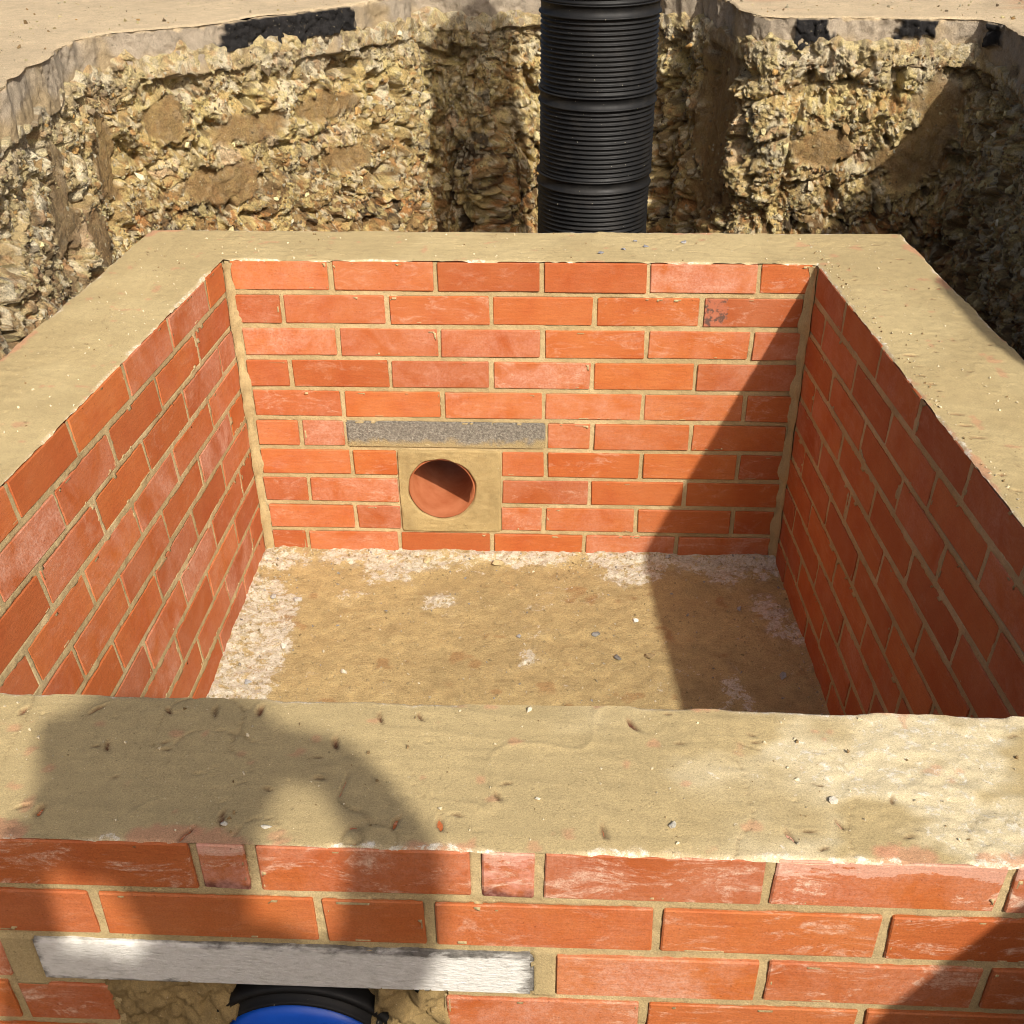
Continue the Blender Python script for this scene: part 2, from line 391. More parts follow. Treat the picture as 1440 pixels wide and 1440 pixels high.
# ledge: the slot of loose fill slumps forward near the bottom
lean = .06*sstep(.15, -.9, zv)*np.where(B[:, 0] > 1.3, .25, 1.0)
inslot = sstep(s_slotL+.02, s_slotL+.30, sv)*(1-sstep(s_slotR-.30, s_slotR-.02, sv))
h += lean + inslot*.05*sstep(.1, -.35, zv)
# vertical scars in the slot
h -= inslot*.05*np.clip(fbm(B*np.array([1, 1, .15]), .12, 88, 2)*1.6, 0, 1)
near_top = sstep(.022, .0, ZTOP-zv)
h = h*(1-near_top) + near_top*(.002+.010*vnoise(B, .03, 9))
h = np.where(zv > G-SL, np.maximum(h, .008+.006*vnoise(B, .02, 10)), h)
h = np.where(ZTOP-zv < .004, -.03, h)
VS = B.copy(); VS[:, :2] += Nn*h[:, None]; VS[:, 2] += .006*vnoise(B, .02, 15)*(1-near_top)
# soil colours: each clod and pebble has its own
pal = np.array([(.42, .30, .125), (.56, .46, .20), (.22, .135, .055), (.44, .23, .075), (.62, .55, .38), (.10, .07, .038), (.38, .30, .15), (.52, .39, .16), (.30, .195, .075)])
def pick(r, table): return pal[np.array(table)[np.clip((r*len(table)).astype(int), 0, len(table)-1)]]
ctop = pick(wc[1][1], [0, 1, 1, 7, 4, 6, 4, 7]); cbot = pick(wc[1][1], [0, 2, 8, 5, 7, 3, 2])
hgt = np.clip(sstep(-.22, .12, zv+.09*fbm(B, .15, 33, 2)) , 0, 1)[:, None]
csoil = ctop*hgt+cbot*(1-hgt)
c2 = pick(wc[2][1], [0, 1, 2, 3, 4, 5, 6, 7, 1, 0]); k2 = (wc[2][0] > .45)[:, None]*.55
csoil = csoil*(1-k2)+c2*k2
c3 = pick(wc[3][1], [4, 1, 2, 4, 5, 3, 4, 1]); k3 = (wc[3][0] > .6)[:, None]*.6
csoil = csoil*(1-k3)+c3*k3
clay = np.array((.26, .165, .065))*(1+.25*fbm(B*np.array([1, 1, .15]), .03, 44, 2))[:, None]
csoil = csoil*(1-.8*sm[:, None])+clay*.8*sm[:, None]
grey = ((1-sstep(s_of(-.50, .30), s_leftend, sv))*.25)[:, None]      # greyer gravel on the left bank
csoil = csoil*(1-grey)+(csoil.mean(1, keepdims=True)*np.array((1.06, 1.0, .86)))*grey
gtop = sstep(.10, .17, zv+.03*vnoise(B, .06, 19))[:, None]*.3                   # grey hardcore under the slab
csoil = csoil*(1-gtop)+np.array((.37, .32, .25))*gtop
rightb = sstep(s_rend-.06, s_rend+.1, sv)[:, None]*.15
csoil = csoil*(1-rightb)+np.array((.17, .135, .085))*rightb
csoil = .42*(np.clip(csoil, .01, 1)/.34)**1.18; csoil = .85*csoil+.15*csoil.mean(1, keepdims=True)*np.array((1.10, 1.0, .82))
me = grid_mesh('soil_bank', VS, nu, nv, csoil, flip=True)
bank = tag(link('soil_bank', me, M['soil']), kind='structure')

# --- slab edge (cut face) and surface
zs = np.concatenate([np.linspace(G, G-SL, 32), [G-SL-.012]])
nvs = len(zs); B2 = np.zeros((nu, nvs, 3)); B2[:, :, 0] = P2Sc[:, None, 0]; B2[:, :, 1] = P2Sc[:, None, 1]; B2[:, :, 2] = zs[None, :]
B2 = B2.reshape(-1, 3); N2 = np.repeat(NRMc, nvs, 0); s2 = np.repeat(ssc, nvs); z2 = B2[:, 2]
asph = np.zeros(len(B2))
for (xa, ya, xb, yb, zlo) in [(-.205, .995, .10, 1.30, .065), (1.30, 1.07, 1.40, 1.055, .075), (1.56, 1.043, 1.68, 1.038, .04), (1.79, 1.0, 1.81, .93, .05)]:
    sa, sb = s_of(xa, ya), s_of(xb, yb)
    jit = .030*vnoise(B2, .035, 3)+.016*vnoise(B2, .012, 4)
    asph = np.maximum(asph, sstep(sa-.008, sa+.008, s2+jit)*(1-sstep(sb-.008, sb+.008, s2+jit))*sstep(G-zlo-.008, G-zlo, z2+.55*jit)*(1-sstep(G-.006, G-.003, z2+.12*jit)))
f1, f2, r1, r2 = worley(B2, .016, 301)
h2 = .008*fbm(B2, .10, 7, 3) + .004*fbm(B2, .02, 8, 3)-.005*(r2 > .8)*(1-f1) + asph*(.010+.010*(r1-.5)+.006*(1-f1)) 
h2 -= .014*sstep(.55, .8, vnoise(B2, .07, 205))*(1-asph)
h2 += np.where(z2 < G-SL, -.03, 0)
V2 = B2.copy(); V2[:, :2] += N2*h2[:, None]
top0 = (z2 > G-.001)
V2[:, 2] -= top0*(.004+.004*vnoise(B2, .03, 12))
cc = np.array((.36, .30, .225))*(1+.18*fbm(B2, .08, 14, 3)+.15*fbm(B2*np.array([1, 1, .1]), .02, 16, 2))[:, None]
dirt = sstep(.0, .5, fbm(B2, .09, 19, 3)+.6*sstep(G-.03, G-SL, z2)-.1)[:, None]*.8
cc = cc*(1-dirt)+np.array((.36, .27, .15))*dirt
cc = cc*(1-asph[:, None])+np.array((.014, .013, .013))*(1+.8*(r2-.3))[:, None]*asph[:, None]
lip = sstep(G-.010, G-.003, z2+.10*vnoise(B2, .02, 18)*.1)[:, None]*(1-asph[:, None]); cc = cc*(1-lip)+np.array((.56, .44, .28))*lip
sl_edge = link('slab_edge', grid_mesh('slab_edge', V2, nu, nvs, cc, flip=True), M['slab'])
# --- ground surface ring, out to the horizon
step = 4
Pg = P2Sc[::step]
if not np.allclose(Pg[-1], P2Sc[-1]): Pg = np.concatenate([Pg, P2Sc[-1:]], 0)
ctr = np.array((.6, -.5)); dirv = Pg-ctr; dl = np.linalg.norm(dirv, axis=1)[:, None]; dirv = dirv/dl
rad = np.concatenate([[-.004], np.linspace(.006, .6, 60), [.8, 1.2, 2, 4, 8, 16, 40, 120, 400]])
V3 = np.zeros((len(Pg), len(rad), 3)); V3[:, :, :2] = Pg[:, None, :]+dirv[:, None, :]*rad[None, :, None]
V3 = V3.reshape(-1, 3); V3[:, 2] = G
rr = np.tile(rad, len(Pg))
V3[:, 2] += np.where(rr < 1.0, .004*fbm(V3, .12, 71, 4)+.0025*np.abs(fbm(V3, .03, 72, 3)), 0) - .004*(rr < .004)
V3[:, 2] += .40*np.exp(-(((V3[:, 0]-1.90)/.17)**2+((V3[:, 1]+.94)/.26)**2))*sstep(.0, .08, rr)*(1+.25*fbm(V3, .08, 79, 3))  # unseen mound added beyond the right bank to cast shade on the right rim
cg = np.array((.56, .44, .28))*(1+.16*fbm(V3, .25, 73, 4)+.10*fbm(V3, .05, 74, 3))[:, None]
red = (sstep(.05, .45, fbm(V3*np.array([.35, 1, 1]), .18, 75, 3)+.1)*sstep(1.0, 1.5, V3[:, 0])*sstep(.06, .16, rr)*(V3[:, 1] > .6))[:, None]
cg = cg*(1-.75*red)+np.array((.48, .17, .075))*.75*red
me = grid_mesh('ground', V3, len(Pg), len(rad), cg, flip=False)
ground = tag(link('ground', me, M['slab']), kind='structure'); sl_edge.parent = ground
# --- trench bottom
xs = np.linspace(-1.4, 2.3, 120); ys = np.linspace(-4.3, 2.6, 200)
V4 = np.stack(np.meshgrid(xs, ys, indexing='ij') + [np.zeros((120, 200))], -1).reshape(-1, 3)
V4[:, 2] = -.86+.05*fbm(V4, .4, 81, 4)
c4 = np.array((.20, .145, .075))*(1+.3*fbm(V4, .2, 82, 4))[:, None]
tag(link('trench_bottom', grid_mesh('trench_bottom', V4, 120, 200, c4), M['soil']), kind='structure')

# --- stones sticking out of the banks
stone_meshes = []
for k in range(14):
    V, F = rock_vf(RNG, 1.0, (1, RNG.uniform(.65, .95), RNG.uniform(.55, .9)), n=14)
    stone_meshes.append(mesh_from('stone_shape', V, F)); stone_meshes[-1].materials.append(M['stone'])
VSg = VS.reshape(nu, nv, 3)
vis_u = np.where(P2c[:, 1] > .0)[0]; vis_v = np.where((zz > -.30) & (zz < G-SL-.02))[0]
cols = [(.50, .40, .20), (.62, .53, .28), (.30, .20, .09), (.60, .54, .38), (.46, .28, .10), (.44, .37, .24), (.20, .15, .09), (.58, .50, .26)]
placed = []
tries = 0
while len(placed) < 290 and tries < 6000:
    tries += 1
    iu = int(RNG.choice(vis_u)); iv = int(RNG.choice(vis_v))
    p = VSg[iu, iv]
    if sm.reshape(nu, nv)[iu, iv] > .4: continue
    big = len(placed) < 60
    r = RNG.uniform(.013, .024) if big else RNG.uniform(.007, .013)
    if any((p[0]-q[0])**2+(p[1]-q[1])**2+(p[2]-q[2])**2 < (1.5*r+q[3])**2 for q in placed): continue
    placed.append((p[0], p[1], p[2], r))
    o = link('stone', stone_meshes[int(RNG.integers(14))], None, bank)
    o.location = (p[0]+NRMc[iu, 0]*r*.15, p[1]+NRMc[iu, 1]*r*.15, p[2])
    o.rotation_euler = tuple(RNG.uniform(0, 6.28, 3)); o.scale = (r, r*RNG.uniform(.7, 1), r*RNG.uniform(.7, 1))
    cl = np.array(cols[int(RNG.integers(len(cols)))])*RNG.uniform(.8, 1.1); o.color = (*cl, 1)
# loose grit on the banks: too small to pick apart
def scatter_mesh(name, pts, sizes, colors, mat, shapes=10):
    sh = [rock_vf(RNG, 1.0, (1, .8, .65), n=9) for _ in range(shapes)]
    AV, AF, AC, base = [], [], [], 0
    for p, r, c in zip(pts, sizes, colors):
        V, F = sh[int(RNG.integers(shapes))]
        a = RNG.uniform(0, 6.28, 3); R = np.array(Matrix.Rotation(a[0], 3, 'X') @ Matrix.Rotation(a[1], 3, 'Y') @ Matrix.Rotation(a[2], 3, 'Z'))
        AV.append((V*r) @ R.T + p); AF += [(i+base, j+base, k+base) for i, j, k in F]; AC.append(np.tile(c, (len(V), 1))); base += len(V)
    AV = np.concatenate(AV); me = bpy.data.meshes.new(name); me.from_pydata(AV.tolist(), [], AF); me.update()
    at = me.color_attributes.new('Col', 'FLOAT_COLOR', 'POINT'); c4_ = np.ones((len(AV), 4), np.float32); c4_[:, :3] = np.concatenate(AC); at.data.foreach_set('color', c4_.ravel())
    me.materials.append(mat); return me
pts, siz, cl = [], [], []
for _ in range(17000):
    iu = int(RNG.choice(vis_u)); iv = int(RNG.choice(vis_v))
    if sm.reshape(nu, nv)[iu, iv] > .5 and RNG.random() < .9: continue
    pts.append(VSg[iu, iv]); siz.append(.0022+.0068*RNG.random()**2); cl.append(np.array(cols[int(RNG.integers(len(cols)))])*RNG.uniform(.7, 1.15))
tag(link('gravel', scatter_mesh('gravel', pts, siz, cl, M['soil']), None, bank), kind='stuff')

pts, siz, cl = [], [], []
cand = np.where((rr > .01) & (rr < .6) & (V3[:, 1] > -.3))[0]
for i in RNG.choice(cand, 900):
    pts.append(V3[i]+np.array((0, 0, .001))); siz.append(.002+.009*RNG.random()**4); cl.append(np.array(cols[int(RNG.integers(len(cols)))])*RNG.uniform(.6, 1.1))
tag(link('grit', scatter_mesh('grit', pts, siz, cl, M['soil']), None, ground), kind='stuff')
# ------------------------------------------------------------------ brick chamber
chamber = tag(link('brick_chamber', None), 'square orange brick inspection chamber with wide tan mortar rim, set in the excavation', 'brick chamber')
chamber.location = (0, 0, 0)
_bc = {}
def brick_mesh(L, variant, mat, depth=.098):
    key = (round(L, 3), variant, mat.name, depth)
    if key in _bc: return _bc[key]
    bm = bmesh.new(); bmesh.ops.create_cube(bm, size=1)
    bmesh.ops.scale(bm, vec=(L, depth, BH), verts=bm.verts)
    bmesh.ops.translate(bm, vec=(0, depth/2, 0), verts=bm.verts)
    rg = random.Random(hash(key[:2]) & 0xffff)
    for vv in bm.verts: vv.co += Vector((rg.uniform(-.0012, .0012), 0, rg.uniform(-.0009, .0009)))
    bmesh.ops.bevel(bm, geom=list(bm.edges), offset=.0015, segments=1, affect='EDGES', profile=.6)
    for vv in bm.verts: vv.co += Vector((rg.uniform(-.0005, .0005), rg.uniform(-.0004, .0004), rg.uniform(-.0005, .0005)))
    me = bpy.data.meshes.new('brick'); bm.to_mesh(me); bm.free(); me.materials.append(mat)
    _bc[key] = me; return me

def wall(name, origin, ang, u0, u1, courses, step, thick, zlow, hole=None, flush=(), haze=(0, 1), scuff=(0, .3), dark=(0, .3), fine_to=None, core=None, rec=.0042, twist=0.0, lapt=.42):
    """local x runs along the wall, local -y faces the viewer. courses: list of (index, [(a, b, kind)])"""
    rects = []
    root = None
    for k, lst in courses:
        ztop = BT-CP*k
        for a, b, kind in lst: rects.append((a, b, ztop-BH, ztop, k, kind))
    fz = zlow if fine_to is None else fine_to
    us = np.arange(u0, u1+step, step); zs_ = np.arange(BT-.001, fz-step, -step)
    U, Z = np.meshgrid(us, zs_, indexing='ij'); U = U.ravel(); Z = Z.ravel()
    seed = int(abs(origin[0]*977+origin[1]*313))+3
    Q = np.stack([U, np.full_like(U, seed*1.7), Z], 1)
    y = rec+.0016*fbm(Q, .03, seed, 3)+.0012*fbm(Q, .009, seed+5, 2)
    inside = np.zeros(len(U), bool); edge = np.full(len(U), .02)
    for a, b, z0, z1, k, kind in rects:
        ind = np.minimum(np.minimum(U-a, b-U), np.minimum(Z-z0, z1-Z))
        inside |= ind > .0028
        edge = np.where(ind > -.002, np.minimum(edge, np.abs(ind)), edge)
    lap = (fbm(Q, .045, seed+21, 3)+.5*vnoise(Q, .012, seed+22) > lapt)
    y = np.where(inside, .018, y)
    y = np.where(inside & lap & (edge < .0028+.006*np.clip(fbm(Q, .02, seed+23, 2)+.3, 0, 1)), -.0012, y)
    for (a, b, z0, z1, yy) in flush:
        mm = (U > a) & (U < b) & (Z > z0) & (Z < z1); y = np.where(mm & ~inside, yy+.25*(y-rec), y)
    keep = None
    if hole is not None:
        keep = ~((U > hole[0]+.004) & (U < hole[1]-.004) & (Z > hole[2]+.004) & (Z < hole[3]-.004))
    c = np.array((.405, .308, .155))*(1+.13*fbm(Q, .05, seed+9, 3))[:, None]
    pale = sstep(.05, .5, fbm(Q, .11, seed+11, 3)+.1)[:, None]*.45
    c = c*(1-pale)+np.array((.56, .44, .25))*pale
    V = np.stack([U, y+twist*np.abs(U)*Z, Z], 1)
    me = grid_mesh(name, V, len(us), len(zs_), c, keep=keep, flip=True)
    me.materials.append(M['mortar'])
    wo = link('wall', me, None, chamber); wo.location = origin; wo.rotation_euler = (0, 0, ang)
    # body behind the joints
    b0, b1 = (u0, u1) if core is None else core
    if hole is None: bl = [(b0, b1, .014, thick, zlow, BT-.0025)]
    else:
        x0, x1, z0, z1 = hole
        bl = [(b0, x0, .014, thick, zlow, BT-.0025), (x1, b1, .014, thick, zlow, BT-.0025), (x0, x1, .014, thick, z1, BT-.0025), (x0, x1, .014, thick, zlow, z0)]
    cm = boxes_mesh('core', bl); at = cm.color_attributes.new('Col', 'FLOAT_COLOR', 'POINT')
    at.data.foreach_set('color', np.tile(np.array((.38, .28, .14, 1), np.float32), len(cm.vertices)))
    co = link('core', cm, M['mortar'], wo)
    for a, b, z0, z1, k, kind in rects:
        if kind == 'gap': continue
        mt = M['scorch'] if kind == 'scorch' else M['closer'] if kind == 'closer' else M['brick']
        o = link('brick', brick_mesh(b-a, random.randrange(3), mt), None, wo)
        o.location = ((a+b)/2, random.uniform(-.0012, .0012), (z0+z1)/2)
        o.rotation_euler = (random.uniform(-.006, .006), random.uniform(-.004, .004), random.uniform(-.004, .004))
        if twist:
            um, zm = (a+b)/2, (z0+z1)/2
            o.location.y += twist*abs(um)*zm; o.rotation_euler[0] -= twist*abs(um); o.rotation_euler[2] += twist*math.copysign(1, um)*zm
        o.color = (random.uniform(*haze)**1.8*1.25, random.uniform(*scuff), random.uniform(*dark), 1)
    return wo
J = .0052
def spans(joints, lo, hi):
    e = [lo]+list(joints)+[hi]; r = []
    for i in range(len(e)-1):
        a = e[i]+(J if i > 0 else 0); b = e[i+1]-(J if i < len(e)-2 else 0)
        if b-a > .02: r.append((a+random.uniform(-.001, .001), b+random.uniform(-.001, .001), ''))
    return r
# back wall (inner face), ten courses
bj = [[.2255, .450, .676, .901, 1.131], [.113, .341, .566, .790, 1.017], [.229, .452, .678, .904, 1.131], [.113, .338, .565, .789, 1.016], [.225, .453, .681, .905, 1.131],
      None, None, None, None, [.106, .332, .558, .782, 1.005]]
E0 = [.012, .012, .018, .016, .020, .018, .019, .016, .018, .018]; E1 = [.008, .016, .012, .011, .013, .015, .014, .014, .015, .017]
bc = []
for k in range(10):
    lo, hi = E0[k], W0-E1[k]
    if bj[k]: l = spans(bj[k], lo, hi)
    elif k == 5: l = spans([.120], lo, .220)+[(.226, .685, 'gap')]+spans([.793, 1.017], .692, hi)
    elif k == 6: l = spans([.232], lo, .337)+spans([.688, .909, 1.132], .585, hi)
    elif k == 7: l = spans([.123], lo, .337)+spans([.791, 1.015], .586, hi)
    elif k == 8: l = spans([.229], lo, .337)+spans([.683, .905, 1.135], .583, hi)
    if k == 1: l[-1] = (l[-1][0], l[-1][1], 'scorch')
    bc.append((k, l))
HB = (.345, .575, BT-CP*8-BH-.004, BT-CP*6+.004)
back = wall('wall', (0, 0, 0), 0, 0, W0, bc, .0030, TB, -.80, hole=HB, haze=(.0, 1.0), scuff=(0, .6), dark=(0, .3), core=(-TS+.004, W0+TS-.004))
back['label'] = 'far wall of the chamber with grey lintel and round pipe opening'
# left wall: local x points away from the camera, origin at the back corner
aL = math.atan2(1, 0)+math.atan(-LS)*-1
llen = D*math.sqrt(1+LS*LS)
lc = []
for k in range(10):
    j = [-(.115+.2235*i) for i in range(7)] if k % 2 == 0 else [-(.224+.2235*i) for i in range(6)]
    j = sorted([q+random.uniform(-.006, .006)+(.012 if k in (5, 7) else 0) for q in j if q > -llen+.02])
    lc.append((k, spans(j, -llen+.004, -.013)))
left = wall('wall', (0, 0, 0), math.pi/2+math.atan(LS), -llen, 0, lc, .0036, TS-.004, -.80, haze=(.0, 1.1), scuff=(0, .3), dark=(.0, .6), rec=.0014, twist=.115)
left['label'] = 'left wall of the chamber, pinkish bricks'
rlen = D*math.sqrt(1+RS*RS); rc = []
for k in range(10):
    j = [.222+.2245*i for i in range(6)] if k % 2 == 0 else [.114+.2245*i for i in range(7)]
    j = [q+random.uniform(-.006, .006) for q in j if q < rlen-.02]
    rc.append((k, spans(j, .014, rlen-.004)))
right = wall('wall', (W0, 0, 0), -math.pi/2+math.atan(RS), 0, rlen, rc, .0036, TS-.004, -.80, haze=(.1, .7), scuff=(0, .2), dark=(.0, .6), rec=.0014, twist=.062)
right['label'] = 'right wall of the chamber, in shade'
# front wall (outer face)
fx0, fx1 = xl(YF)-TS, xr(YF)+TS
fj = {0: [-.063, .162, .387, .443, .663, .723, .944, 1.169, 1.394], 1: [-.177, .048, .273, .501, .614, .842, 1.065, 1.290, 1.515]}
fc = []
for k in range(10):
    if k in fj: l = spans(fj[k], fx0+.002, fx1-.002)
    elif k == 2: l = spans([-.285, -.06], fx0+.002, .158)+[(.190, .719, 'gap')]+spans([.954, 1.178, 1.403], .742, fx1-.002)
    elif k in (3, 5): l = spans([-.298, -.073, .152], fx0+.002, .260)+spans([.836, 1.065, 1.29, 1.515], .627, fx1-.002)
    elif k == 4: l = spans([-.185, .040], fx0+.002, .260)+spans([.725, .95, 1.175, 1.40], .627, fx1-.002)
    else: l = spans([-.298+.1125*(k % 2)+.225*i for i in range(9)], fx0+.002, fx1-.002)
    if k == 0: l = [(a, b, 'closer' if b-a < .07 else '') for a, b, _ in l]
    fc.append((k, l))
HF = (.262, .624, BT-CP*5-BH-.004, BT-CP*2-BH-.001)
front = wall('wall', (0, YF, 0), 0, fx0, fx1, fc, .0030, TF-.006, -.86, hole=HF, flush=[(.155, .192, -.225, -.148, .0006), (.717, .742, -.215, -.145, .0012)],
             haze=(.1, 1.0), scuff=(.35, 1.15), dark=(0, .4), fine_to=-.40, lapt=.30)
front['label'] = 'near wall of the chamber with white slurried lintel and blue pipe end'
for o in front.children:      # lime wash runs down from the rim on the top course
    if o.name.startswith('brick') and o.location.z > -.05: o.color = (o.color[0], random.uniform(.9, 1.7), o.color[2]*.5, 1)
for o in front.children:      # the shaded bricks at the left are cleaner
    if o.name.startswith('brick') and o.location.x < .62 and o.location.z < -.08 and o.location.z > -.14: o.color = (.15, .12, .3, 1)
# outer top courses of the other walls
def outer(wo, a, b, ypl, n_c=2):
    q = []
    for k in range(n_c):
        x = a+(0 if k % 2 else .11)
        while x < b-.03:
            e = min(x+.2145, b); L = round(e-x, 3)
            o = link('brick', brick_mesh(L, 0, M['brick']), None, wo)
            o.location = ((x+e)/2, ypl, BT-CP*k-BH/2); o.rotation_euler = (0, 0, math.pi); o.color = (.6, .5, .3, 1); x += .225
outer(left, -llen+.004, TB-.01, TS+.001, 2); outer(right, -TB+.01, rlen-.004, TS+.001, 2); outer(back, -TS+.11, W0+TS-.11, TB+.001, 1)
# mortar fillets in the two visible corners
def fillet(x, sgn, nm='corner_joint'):
    zs_ = np.arange(-.006, FLOOR-.01, -.004); na = 7
    V = []
    for i, z in enumerate(zs_):
        for a in range(na):
            t = a/(na-1); w_ = .0165+.0035*math.sin(z*37+x*5)+.0025*math.sin(z*91+1)
            px = sgn*w_*(1-t); py = -w_*t
            cv = .0045*math.sin(math.pi*t)
            V.append((x+px-sgn*cv*.7, py+cv*.7, z))
    V = np.array(V); nn = fbm(V, .03, 5, 3)*.0028+fbm(V, .008, 6, 2)*.0012; V[:, 0] += sgn*nn*.7; V[:, 1] -= nn*.7
    c_ = np.array((.40, .30, .15))*(1+.15*fbm(V, .05, 8, 3))[:, None]
    o = link(nm, grid_mesh(nm, V, len(zs_), na, c_, flip=(sgn > 0)), M['mortar'], chamber)
fillet(.0, 1); fillet(W0, -1)
# lintels
def lintel(wo, a, b, z0, z1, y, mat, label):
    bm = bmesh.new(); bmesh.ops.create_cube(bm, size=1); bmesh.ops.scale(bm, vec=(b-a, .1, z1-z0), verts=bm.verts)
    bmesh.ops.bevel(bm, geom=list(bm.edges), offset=.004, segments=2, affect='EDGES')
    me = bpy.data.meshes.new('lintel'); bm.to_mesh(me); bm.free()
    o = link('lintel', me, mat, wo); o.location = ((a+b)/2, y+.05, (z0+z1)/2); o['label'] = label
lintel(back, .226, .686, BT-CP*5-BH-.004, BT-CP*5+.001, -.0008, M['concrete'], 'rough grey concrete lintel over the pipe opening')
lintel(front, .190, .719, BT-CP*2-BH-.003, BT-CP*2+.001, -.0015, M['slurry'], 'grey concrete lintel brushed with white slurry')
# mortar surround of the clay pipe
HC = (.4405, -.5385); HR = .0765
def surround():
    na, nr = 160, 26; V = np.zeros((na+1, nr, 3))
    x0, x1, z0, z1 = .340, .582, HB[2]-.003, HB[3]-.001
    for i in range(na+1):
        a = 2*math.pi*i/na; dx, dz = math.cos(a), math.sin(a)
        tx = ((x1-HC[0]) if dx > 0 else (x0-HC[0]))/dx if abs(dx) > 1e-6 else 9; tz = ((z1-HC[1]) if dz > 0 else (z0-HC[1]))/dz if abs(dz) > 1e-6 else 9
        T = min(tx, tz); r0 = HR+.0025+.0018*math.sin(7*a)*math.sin(3*a+1)
        for k in range(nr):
            t = k/(nr-1); r = r0+(T-r0)*t
            V[i, k] = (HC[0]+dx*r, 0, HC[1]+dz*r)
    V = V.reshape(-1, 3); hh = .0035*fbm(V, .05, 401, 3)+.0016*fbm(V*np.array([1, 1, 2.2]), .016, 402, 3)
    tt = np.tile(np.linspace(0, 1, nr), na+1)
    V[:, 1] = -.0015-hh*sstep(0, .2, 1-tt)*.9+.012*(1-sstep(0, .06, tt))+.006*sstep(.95, 1, tt)
    c_ = np.array((.36, .265, .12))*(1+.16*fbm(V, .04, 403, 3))[:, None]
    o = link('mortar_surround', grid_mesh('mortar_surround', V, na+1, nr, c_, flip=True), M['mortar'], back)
    o['label'] = 'smooth square of mortar packed round the clay pipe'
surround()
# clay pipe through the back wall
V, F = lathe([(.0825, .0060), (.0785, .0030), (.0765, -.002), (.0760, .9), (.001, .9), ], 72, 'y')
V2_, F2_ = lathe([(.0915, .9), (.0915, .012), (.0825, .0060)], 72, 'y')
V += []; F2_ = [tuple(i+len(V) for i in q) for q in F2_]
cp = link('clay_pipe', mesh_from('clay_pipe', V+V2_, F+F2_, True), M['clay'], None, (HC[0], .004, HC[1]))
tag(cp, 'round orange clay drain pipe opening in the far brick wall under the grey lintel', 'pipe')

# lumpy mortar packed round the blue pipe
nx, nz = 130, 90
xs = np.linspace(HF[0]-.004, HF[1]+.004, nx); zs_ = np.linspace(HF[3]+.004, -.52, nz)
U, Z = np.meshgrid(xs, zs_, indexing='ij'); Q = np.stack([U.ravel(), np.zeros(U.size), Z.ravel()], 1)
PC = (.462, -.341)
f1, f2, r1, r2 = worley(Q+np.stack([vnoise(Q, .03, 1)]*3, 1)*.01, .038, 501)
yy = .045+.03*fbm(Q, .09, 502, 3)-.022*(1-f1)*(r1 > .4)+.010*(1-sstep(0, .1, f2-f1))+.007*fbm(Q, .014, 503, 4)-.006*(fbm(Q, .02, 507, 3) > .15)
rp = np.hypot(Q[:, 0]-PC[0], Q[:, 2]-PC[1])
f1b, f2b, r1b, r2b = worley(Q+np.stack([vnoise(Q, .012, 521), vnoise(Q, .012, 522), vnoise(Q, .012, 523)], 1)*.006, .017, 524)
rag = .010*(r1b-.5)-.002*(1-f1b)+.007*(1-sstep(0, .10, f2b-f1b))*(r2b > .5)+.008*fbm(Q, .016, 525, 4, .7)
yy = np.clip(yy+rag, .004, .09)
smear = sstep(.3, .6, vnoise(Q, .07, 504)+1.0*np.exp(-((Q[:, 0]-.345)/.035)**2-((Q[:, 2]+.225)/.03)**2)); yy = yy*(1-smear)+smear*.006
ln = sstep(.262, .30, Q[:, 0]); yy = yy*ln+.006*(1-ln)
ln = 1-sstep(.596, .622, Q[:, 0]+.01*vnoise(Q, .02, 506)); yy = yy*ln+.008*(1-ln)
cov = (rp > .106+.005*vnoise(Q, .02, 508)) & (np.abs(Q[:, 0]-PC[0]-.012)+.022*fbm(Q, .03, 509, 3) > .080)
yy = np.where(cov, np.minimum(yy, -.012+.012*fbm(Q, .025, 510, 3)+.8*rag+.014*sstep(.11, .14, rp)), yy)
Q[:, 1] = yy
c_ = np.array((.25, .175, .075))*(1+.35*fbm(Q, .03, 505, 3))[:, None]
o = link('packed_mortar', grid_mesh('packed_mortar', Q, nx, nz, c_, flip=True), M['mortar'], front); o['label'] = 'rough lumps of mortar packed under the lintel'
# blue-lined pipe end
bp = tag(link('duct_pipe', None), 'blue pipe end in a black collar under the white lintel of the near wall', 'pipe')
bp.location = (PC[0], YF, PC[1])
V, F = lathe([(.126, .16), (.126, .010), (.125, .003), (.122, .000), (.1165, .001), (.1155, .007), (.109, .007), (.108, -.003), (.1055, -.006), (.103, -.003), (.1005, .004), (.1005, .03)], 96, 'y')
link('collar', mesh_from('collar', V, F, True), M['hdpe'], bp)
V, F = lathe([(.1005, .02), (.0995, .002), (.097, -.004), (.086, -.0085), (.06, -.013), (.03, -.016), (.0005, -.017)], 96, 'y')
link('plug', mesh_from('plug', V, F, True), M['plug'], bp)

